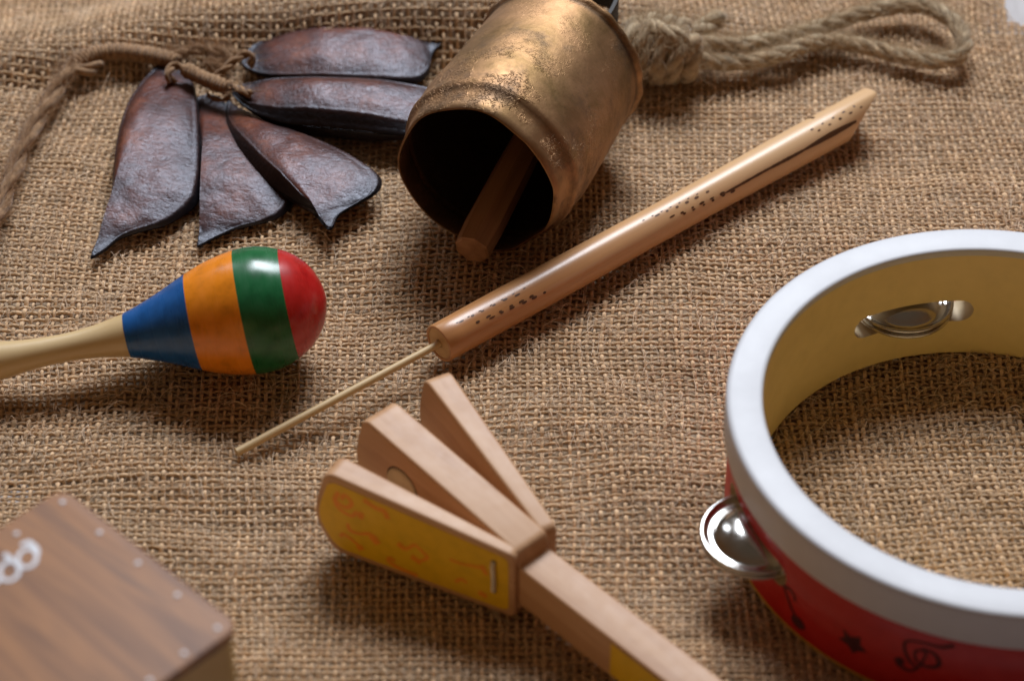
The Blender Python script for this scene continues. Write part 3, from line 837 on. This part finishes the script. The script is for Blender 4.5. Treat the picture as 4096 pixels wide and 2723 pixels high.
# ------------------------------------------------------------------ seed pod rattle
def pods():
    t = thing('seed_pod_rattle', 'bunch of five large dark brown seed pods tied to a brown cord', 'rattle', (-9, 66, 0))
    q = lambda lst, z: [P(x / 2.275, y / 2.275, z) for x, y in lst]
    def pod(pts, tips, z, up, down, lean=(0, 0), seed=0, dark=None, dw=.25):
        """outline read at height z; a cushion rising `up` above it and falling `down` below it; the spine runs between the two tips"""
        o = spline(q(pts, z), 5, True); n = len(o)
        A, B = P(tips[0][0] / 2.275, tips[0][1] / 2.275, z), P(tips[1][0] / 2.275, tips[1][1] / 2.275, z)
        d = B - A; L2 = d @ d
        cen = o.mean(0)
        o = o.copy()
        tl = lambda p: lean[0] * (p[0] - cen[0]) + lean[1] * (p[1] - cen[1])
        rr = np.random.default_rng(seed)
        vs = []; cs = []; K = 26
        nrm = np.roll(o, -1, 0) - np.roll(o, 1, 0); nrm = np.stack([nrm[:, 1], -nrm[:, 0]], 1); nrm /= np.linalg.norm(nrm, axis=1)[:, None] + 1e-9
        if ((o[:, :2] - cen[:2]) * nrm).sum() < 0: nrm = -nrm
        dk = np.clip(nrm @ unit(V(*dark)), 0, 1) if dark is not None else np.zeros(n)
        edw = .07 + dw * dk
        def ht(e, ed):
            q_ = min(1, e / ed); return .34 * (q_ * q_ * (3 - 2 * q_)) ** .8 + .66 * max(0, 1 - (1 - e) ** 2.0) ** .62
        mb = MB()
        for side in (1, -1):
            vv = []; cc = []
            for k in range(K + 1):
                e = k / K
                for jp, p in enumerate(o):
                    ed = edw[jp]
                    s = np.clip(((p - A) @ d) / L2, .08, .92)
                    sp = A + d * s
                    x = p * (1 - e) + sp * e
                    tipf = np.clip(min(s - .06, .94 - s) / .30, .08, 1) ** .7
                    amp = (up if side > 0 else -down) * tipf
                    bumpy = .035 * smooth_noise(np.array([x[0] * 1.0]), np.array([x[1]]), .35, 40 + seed)[0] * .7 + .03 * smooth_noise(np.array([x[0]]), np.array([x[1]]), 1.6, 60 + seed)[0]
                    zz = (ht(e, ed) if side > 0 else sqrt(max(0, 1 - (1 - e) ** 2.3))) * amp + (bumpy * min(1, e * 4) * .55 if side > 0 else 0)
                    # a seam flange stands up round the edge
                    if side > 0: zz += .05 * math.exp(-((e - .02) / .03) ** 2) + .045 * math.exp(-((e - ed) / .03) ** 2)
                    vv.append((x[0], x[1], max(.0, x[2] + tl(x) + zz)))
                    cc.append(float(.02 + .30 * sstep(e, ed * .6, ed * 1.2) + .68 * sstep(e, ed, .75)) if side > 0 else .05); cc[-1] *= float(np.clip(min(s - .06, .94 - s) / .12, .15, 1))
            fs = []
            for k in range(K):
                for j in range(n):
                    a_, b_, c_, d_ = k*n+j, k*n+(j+1) % n, (k+1)*n+(j+1) % n, (k+1)*n+j
                    fs.append((a_, b_, c_, d_) if side > 0 else (d_, c_, b_, a_))
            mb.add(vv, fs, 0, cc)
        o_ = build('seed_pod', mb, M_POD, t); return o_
    p1 = [(905, 318), (965, 368), (1012, 445), (1042, 560), (1064, 760), (1066, 900), (1050, 1015), (1005, 1085), (880, 1165), (740, 1205), (630, 1243), (545, 1308), (472, 1345), (535, 1250), (588, 1170), (590, 1050), (600, 850), (620, 720), (660, 590), (740, 462), (830, 362)]
    p2 = [(1060, 515), (1160, 530), (1230, 640), (1330, 800), (1470, 960), (1540, 1060), (1490, 1125), (1400, 1165), (1240, 1200), (1130, 1245), (1030, 1288), (1085, 1200), (1080, 1120), (1072, 900), (1040, 700), (1020, 570)]
    p3 = [(1188, 500), (1165, 600), (1182, 720), (1260, 830), (1400, 960), (1560, 1070), (1660, 1120), (1700, 1180), (1718, 1224), (1748, 1215), (1780, 1152), (1880, 1092), (1970, 1042), (2004, 980), (1960, 920), (1800, 830), (1650, 760), (1450, 680), (1330, 600), (1240, 540)]
    p4 = [(1215, 488), (1300, 460), (1450, 448), (1700, 456), (1900, 462), (2120, 475), (2330, 500), (2420, 560), (2350, 640), (2200, 690), (2050, 690), (1930, 680), (1800, 668), (1650, 655), (1500, 642), (1400, 615), (1310, 580), (1240, 530)]
    p5 = [(1262, 330), (1310, 262), (1400, 218), (1530, 180), (1700, 172), (1900, 182), (2080, 214), (2190, 224), (2310, 208), (2332, 226), (2268, 290), (2250, 370), (2200, 425), (2100, 446), (1900, 446), (1650, 432), (1450, 410), (1320, 375)]
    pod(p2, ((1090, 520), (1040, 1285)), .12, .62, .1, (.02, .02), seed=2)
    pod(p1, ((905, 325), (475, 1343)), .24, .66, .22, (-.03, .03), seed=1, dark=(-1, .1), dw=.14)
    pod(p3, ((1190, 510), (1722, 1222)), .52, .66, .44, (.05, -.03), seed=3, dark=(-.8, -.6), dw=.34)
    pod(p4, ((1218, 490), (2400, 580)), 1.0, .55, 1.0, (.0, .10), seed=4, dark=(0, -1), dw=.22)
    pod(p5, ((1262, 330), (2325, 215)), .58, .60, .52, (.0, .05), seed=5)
    # cord
    C = lambda x, y, z: P(x / 2.275, y / 2.275, z)
    cb = MB()
    main = spline([C(-150, 1420, .34), C(-70, 1260, .36), C(-5, 1110, .36), C(55, 940, .38), C(125, 760, .4), C(225, 580, .42), C(330, 420, .46), C(410, 320, .5)], 10)
    rope(cb, main, .31, 2, 3.8, 12, .08, 1.0, 900)
    side = spline([C(330, 430, .35), C(400, 370, .5), C(470, 365, .5), C(520, 340, .4)], 8)
    rope(cb, side, .22, 2, 2.0, 10, .05)
    up = spline([C(880, 300, .6), C(960, 280, .7), C(1060, 262, .75), C(1150, 275, .7), C(1205, 300, .6), C(1190, 350, .4), C(1130, 360, .45), C(1080, 330, .6)], 10)
    rope(cb, up, .2, 2, 1.4, 9, .14, 1.0, 420)
    tie = spline([C(1100, 420, .8), C(1160, 380, 1.0), C(1230, 318, 1.2), C(1290, 285, 1.32), C(1325, 300, 1.2), C(1310, 345, .8)], 10)
    rope(cb, tie, .15, 2, 1.0, 9, .05, 1.05, 30)
    ring = spline([C(985, 400, .9), C(950, 350, 1.12), C(905, 350, 1.15), C(875, 390, 1.1), C(885, 415, .95), C(905, 425, .7)], 10)
    rope(cb, ring, .155, 2, 1.2, 9, .05, 1.05, 20)
    end = spline([C(1180, 455, 1.0), C(1240, 462, 1.2), C(1280, 480, 1.3), C(1318, 497, 1.32)], 8)
    rope(cb, end, .14, 2, .9, 9, .08, 1.05, 40)
    end2 = spline([C(1190, 470, 1.0), C(1200, 510, .9), C(1150, 525, .7), C(1085, 500, .6)], 8)
    rope(cb, end2, .09, 2, .9, 8)
    build('cord', cb, M_CORD, t)
    # lengths bound with thin thread
    wb = MB()
    def bound(pts, R, pitch=.13, th=.075):
        path, tt = resample(spline(pts, 12), .02)
        T, N, B = frames(path); a = 2 * pi * tt / pitch
        rr = R * np.interp(tt / tt[-1], [0, .06, .94, 1], [.8, 1, 1, .75]) * (1 + .04 * np.sin(tt * 5))
        hp = path + rr[:, None] * (np.cos(a)[:, None] * N + np.sin(a)[:, None] * B)
        step = max(1, int(len(hp) * 0 + 1))
        vs, fs = tube(hp[::step], th, 6)
        col = np.repeat(.95 + .18 * np.sin(np.floor(tt[::step] / pitch) * 2.4) + rng.normal(0, .03, len(hp[::step])), 6)
        wb.add(vs, fs, 0, list(col)); vs, fs = tube(path[::4], R * .95, 10); wb.add(vs, fs, 0, .6)
    bound([C(395, 335, .5), C(480, 290, .58), C(600, 272, .62), C(740, 284, .64), C(880, 312, .66), C(930, 330, .66)], .255)
    bound([C(970, 365, .95), C(1030, 395, 1.0), C(1110, 430, 1.05), C(1200, 465, 1.1)], .205)
    build('cord_binding', wb, M_CORD, t)
pods()

# ------------------------------------------------------------------ small cajon box
def cajon():
    zt = 8.0
    A = P(143, 1120, zt); B = P(556, 1440, zt)
    d = unit(V(B[0] - A[0], B[1] - A[1], 0)); w = unit(V(d[1], -d[0], 0))     # w leaves towards the lower left
    La = np.linalg.norm(B[:2] - A[:2]); Lb = 8.6
    t = thing('cajon', 'small box drum with a walnut veneer face, pale screws and a printed emblem', 'cajon', (A[0], A[1], 0))
    M = np.eye(4); M[:3, 0] = w; M[:3, 1] = d; M[:3, 2] = V(0, 0, 1); M[:3, 3] = V(A[0], A[1], 0)
    if np.linalg.det(M[:3, :3]) < 0: M[:3, 0] = -w; sgn = -1
    else: sgn = 1
    def rr(x0, y0, x1, y1, r, n=6):
        o = []
        for cx, cy, a0 in ((x1 - r, y0 + r, -90), (x1 - r, y1 - r, 0), (x0 + r, y1 - r, 90), (x0 + r, y0 + r, 180)):
            o += [(cx + r * cos(radians(a)), cy + r * sin(radians(a))) for a in np.linspace(a0, a0 + 90, n)]
        return o
    X = (0, Lb) if sgn > 0 else (-Lb, 0)
    build('face_plate', prism(rr(X[0], 0, X[1], La, .42), zt - .28, zt, .07, 3), M_WALNUT, t, M, flat_angle=40)
    build('box_body', prism(rr(X[0] + .07, .07, X[1] - .07, La - .07, .36), .04, zt - .283, .05, 2), M_BOXWOOD, t, M, flat_angle=40)
    # screws along the rim, copied from one
    Mi = np.linalg.inv(M); first = None
    CJ = lambda x, y: (x / 3.307, 1094.5 + y / 3.307)
    pts = [(475, 205), (757, 436), (1050, 668), (1350, 912), (1655, 1163), (1400, 1355), (1140, 1560), (125, 445), (-225, 690), (860, 1790)]
    for x, y in pts:
        p = P(*CJ(x, y), zt)
        if first is None:
            vs, fs = lathe([(.0, .07), (.012, .066), (.02, .045), (.022, .001)], 20)
            first = build('screw', MB().add(vs, fs), M_SCREW, t, np.array(Matrix.Translation(Vector(p))))
        else:
            o = first.copy(); COL.objects.link(o); o.parent = t
            o.location = [q * S for q in (p - V(A[0], A[1], 0))]
    # emblem: two linked rings with tails
    eb = MB(); f = lambda u, v, e=0: (u, v, zt + .008 + e)
    E = lambda lst: [tuple(P(*CJ(x, y), zt)[:2]) for x, y in lst]
    def ring(cx, cy, rx, ry):
        th = radians(-38); return [(cx + rx * cos(a) * cos(th) - ry * sin(a) * sin(th), cy + rx * cos(a) * sin(th) + ry * sin(a) * cos(th)) for a in np.arange(12) * pi / 6]
    eb.add(*ribbon(E(ring(208, 632, 76, 66)), .10, lifted(f), 6, True)); eb.add(*ribbon(E(ring(72, 730, 78, 68)), .10, lifted(f), 6, True))
    eb.add(*ribbon(E([(285, 600), (275, 560), (240, 525), (210, 505)]), .14, lifted(f))); eb.add(*ribbon(E([(232, 505), (195, 515), (160, 535)]), .11, lifted(f)))
    eb.add(*ribbon(E([(95, 655), (60, 620), (30, 600)]), .13, lifted(f))); eb.add(*ribbon(E([(0, 790), (-40, 830), (-90, 850)]), .1, lifted(f)))
    build('printed_emblem', eb, M_EMBLEM, t, smooth=False)
cajon()

# ------------------------------------------------------------------ light: a window behind the table
def area(name, loc, target, size, size_y, power, color):
    L = bpy.data.lights.new(name, 'AREA'); L.shape = 'RECTANGLE'; L.size = size; L.size_y = size_y; L.energy = power; L.color = color
    o = bpy.data.objects.new(name, L); COL.objects.link(o); o.location = loc
    o.rotation_euler = (Vector(target) - Vector(loc)).to_track_quat('-Z', 'Y').to_euler(); return o
tgt = (0, .57, 0)
area('window_light', (.12, 1.46, 1.12), tgt, .70, .50, 29.5, (.87, .925, 1.0))
area('window_light', (-.60, 1.45, .80), tgt, .18, .34, 1.2, (.84, .91, 1.0))

w = bpy.data.worlds.new('World'); scene.world = w; w.use_nodes = True
nt = w.node_tree; N = NT(nt); bg = nt.nodes['Background']
tc = N.n('ShaderNodeTexCoord'); sp = N.n('ShaderNodeSeparateXYZ'); N.l(tc.outputs['Generated'], sp.inputs[0])
side = N.ramp(N.math('ADD', N.math('MULTIPLY', sp.outputs['Y'], .5), .5), [(0, (.31, .122, .034)), (.6, (.29, .134, .048)), (1, (.28, .20, .13))])
N.l(N.mix(N.ramp(sp.outputs['Z'], [(.45, grey(0)), (1, grey(1))]), side, (.24, .185, .135)), bg.inputs['Color'])
bg.inputs['Strength'].default_value = .31

# ------------------------------------------------------------------ camera
cam = bpy.data.cameras.new('camera'); co = bpy.data.objects.new('camera', cam); COL.objects.link(co)
co.location = (0, 0, CAMH * S); co.rotation_euler = (pi / 2 - PITCH, 0, 0)
cam.sensor_width = 36; cam.lens = 36 * 10284 / 4096; cam.clip_start = .02; cam.clip_end = 20
cam.dof.use_dof = True; cam.dof.focus_distance = .775; cam.dof.aperture_fstop = 9.2; cam.dof.aperture_blades = 7
scene.camera = co
scene.view_settings.view_transform = 'Standard'; scene.view_settings.look = 'None'; scene.view_settings.exposure = 0; scene.view_settings.gamma = 1
scene.render.engine = 'CYCLES'; scene.cycles.use_denoising = True
for o in bpy.data.objects:
    if '_w' in o: del o['_w']
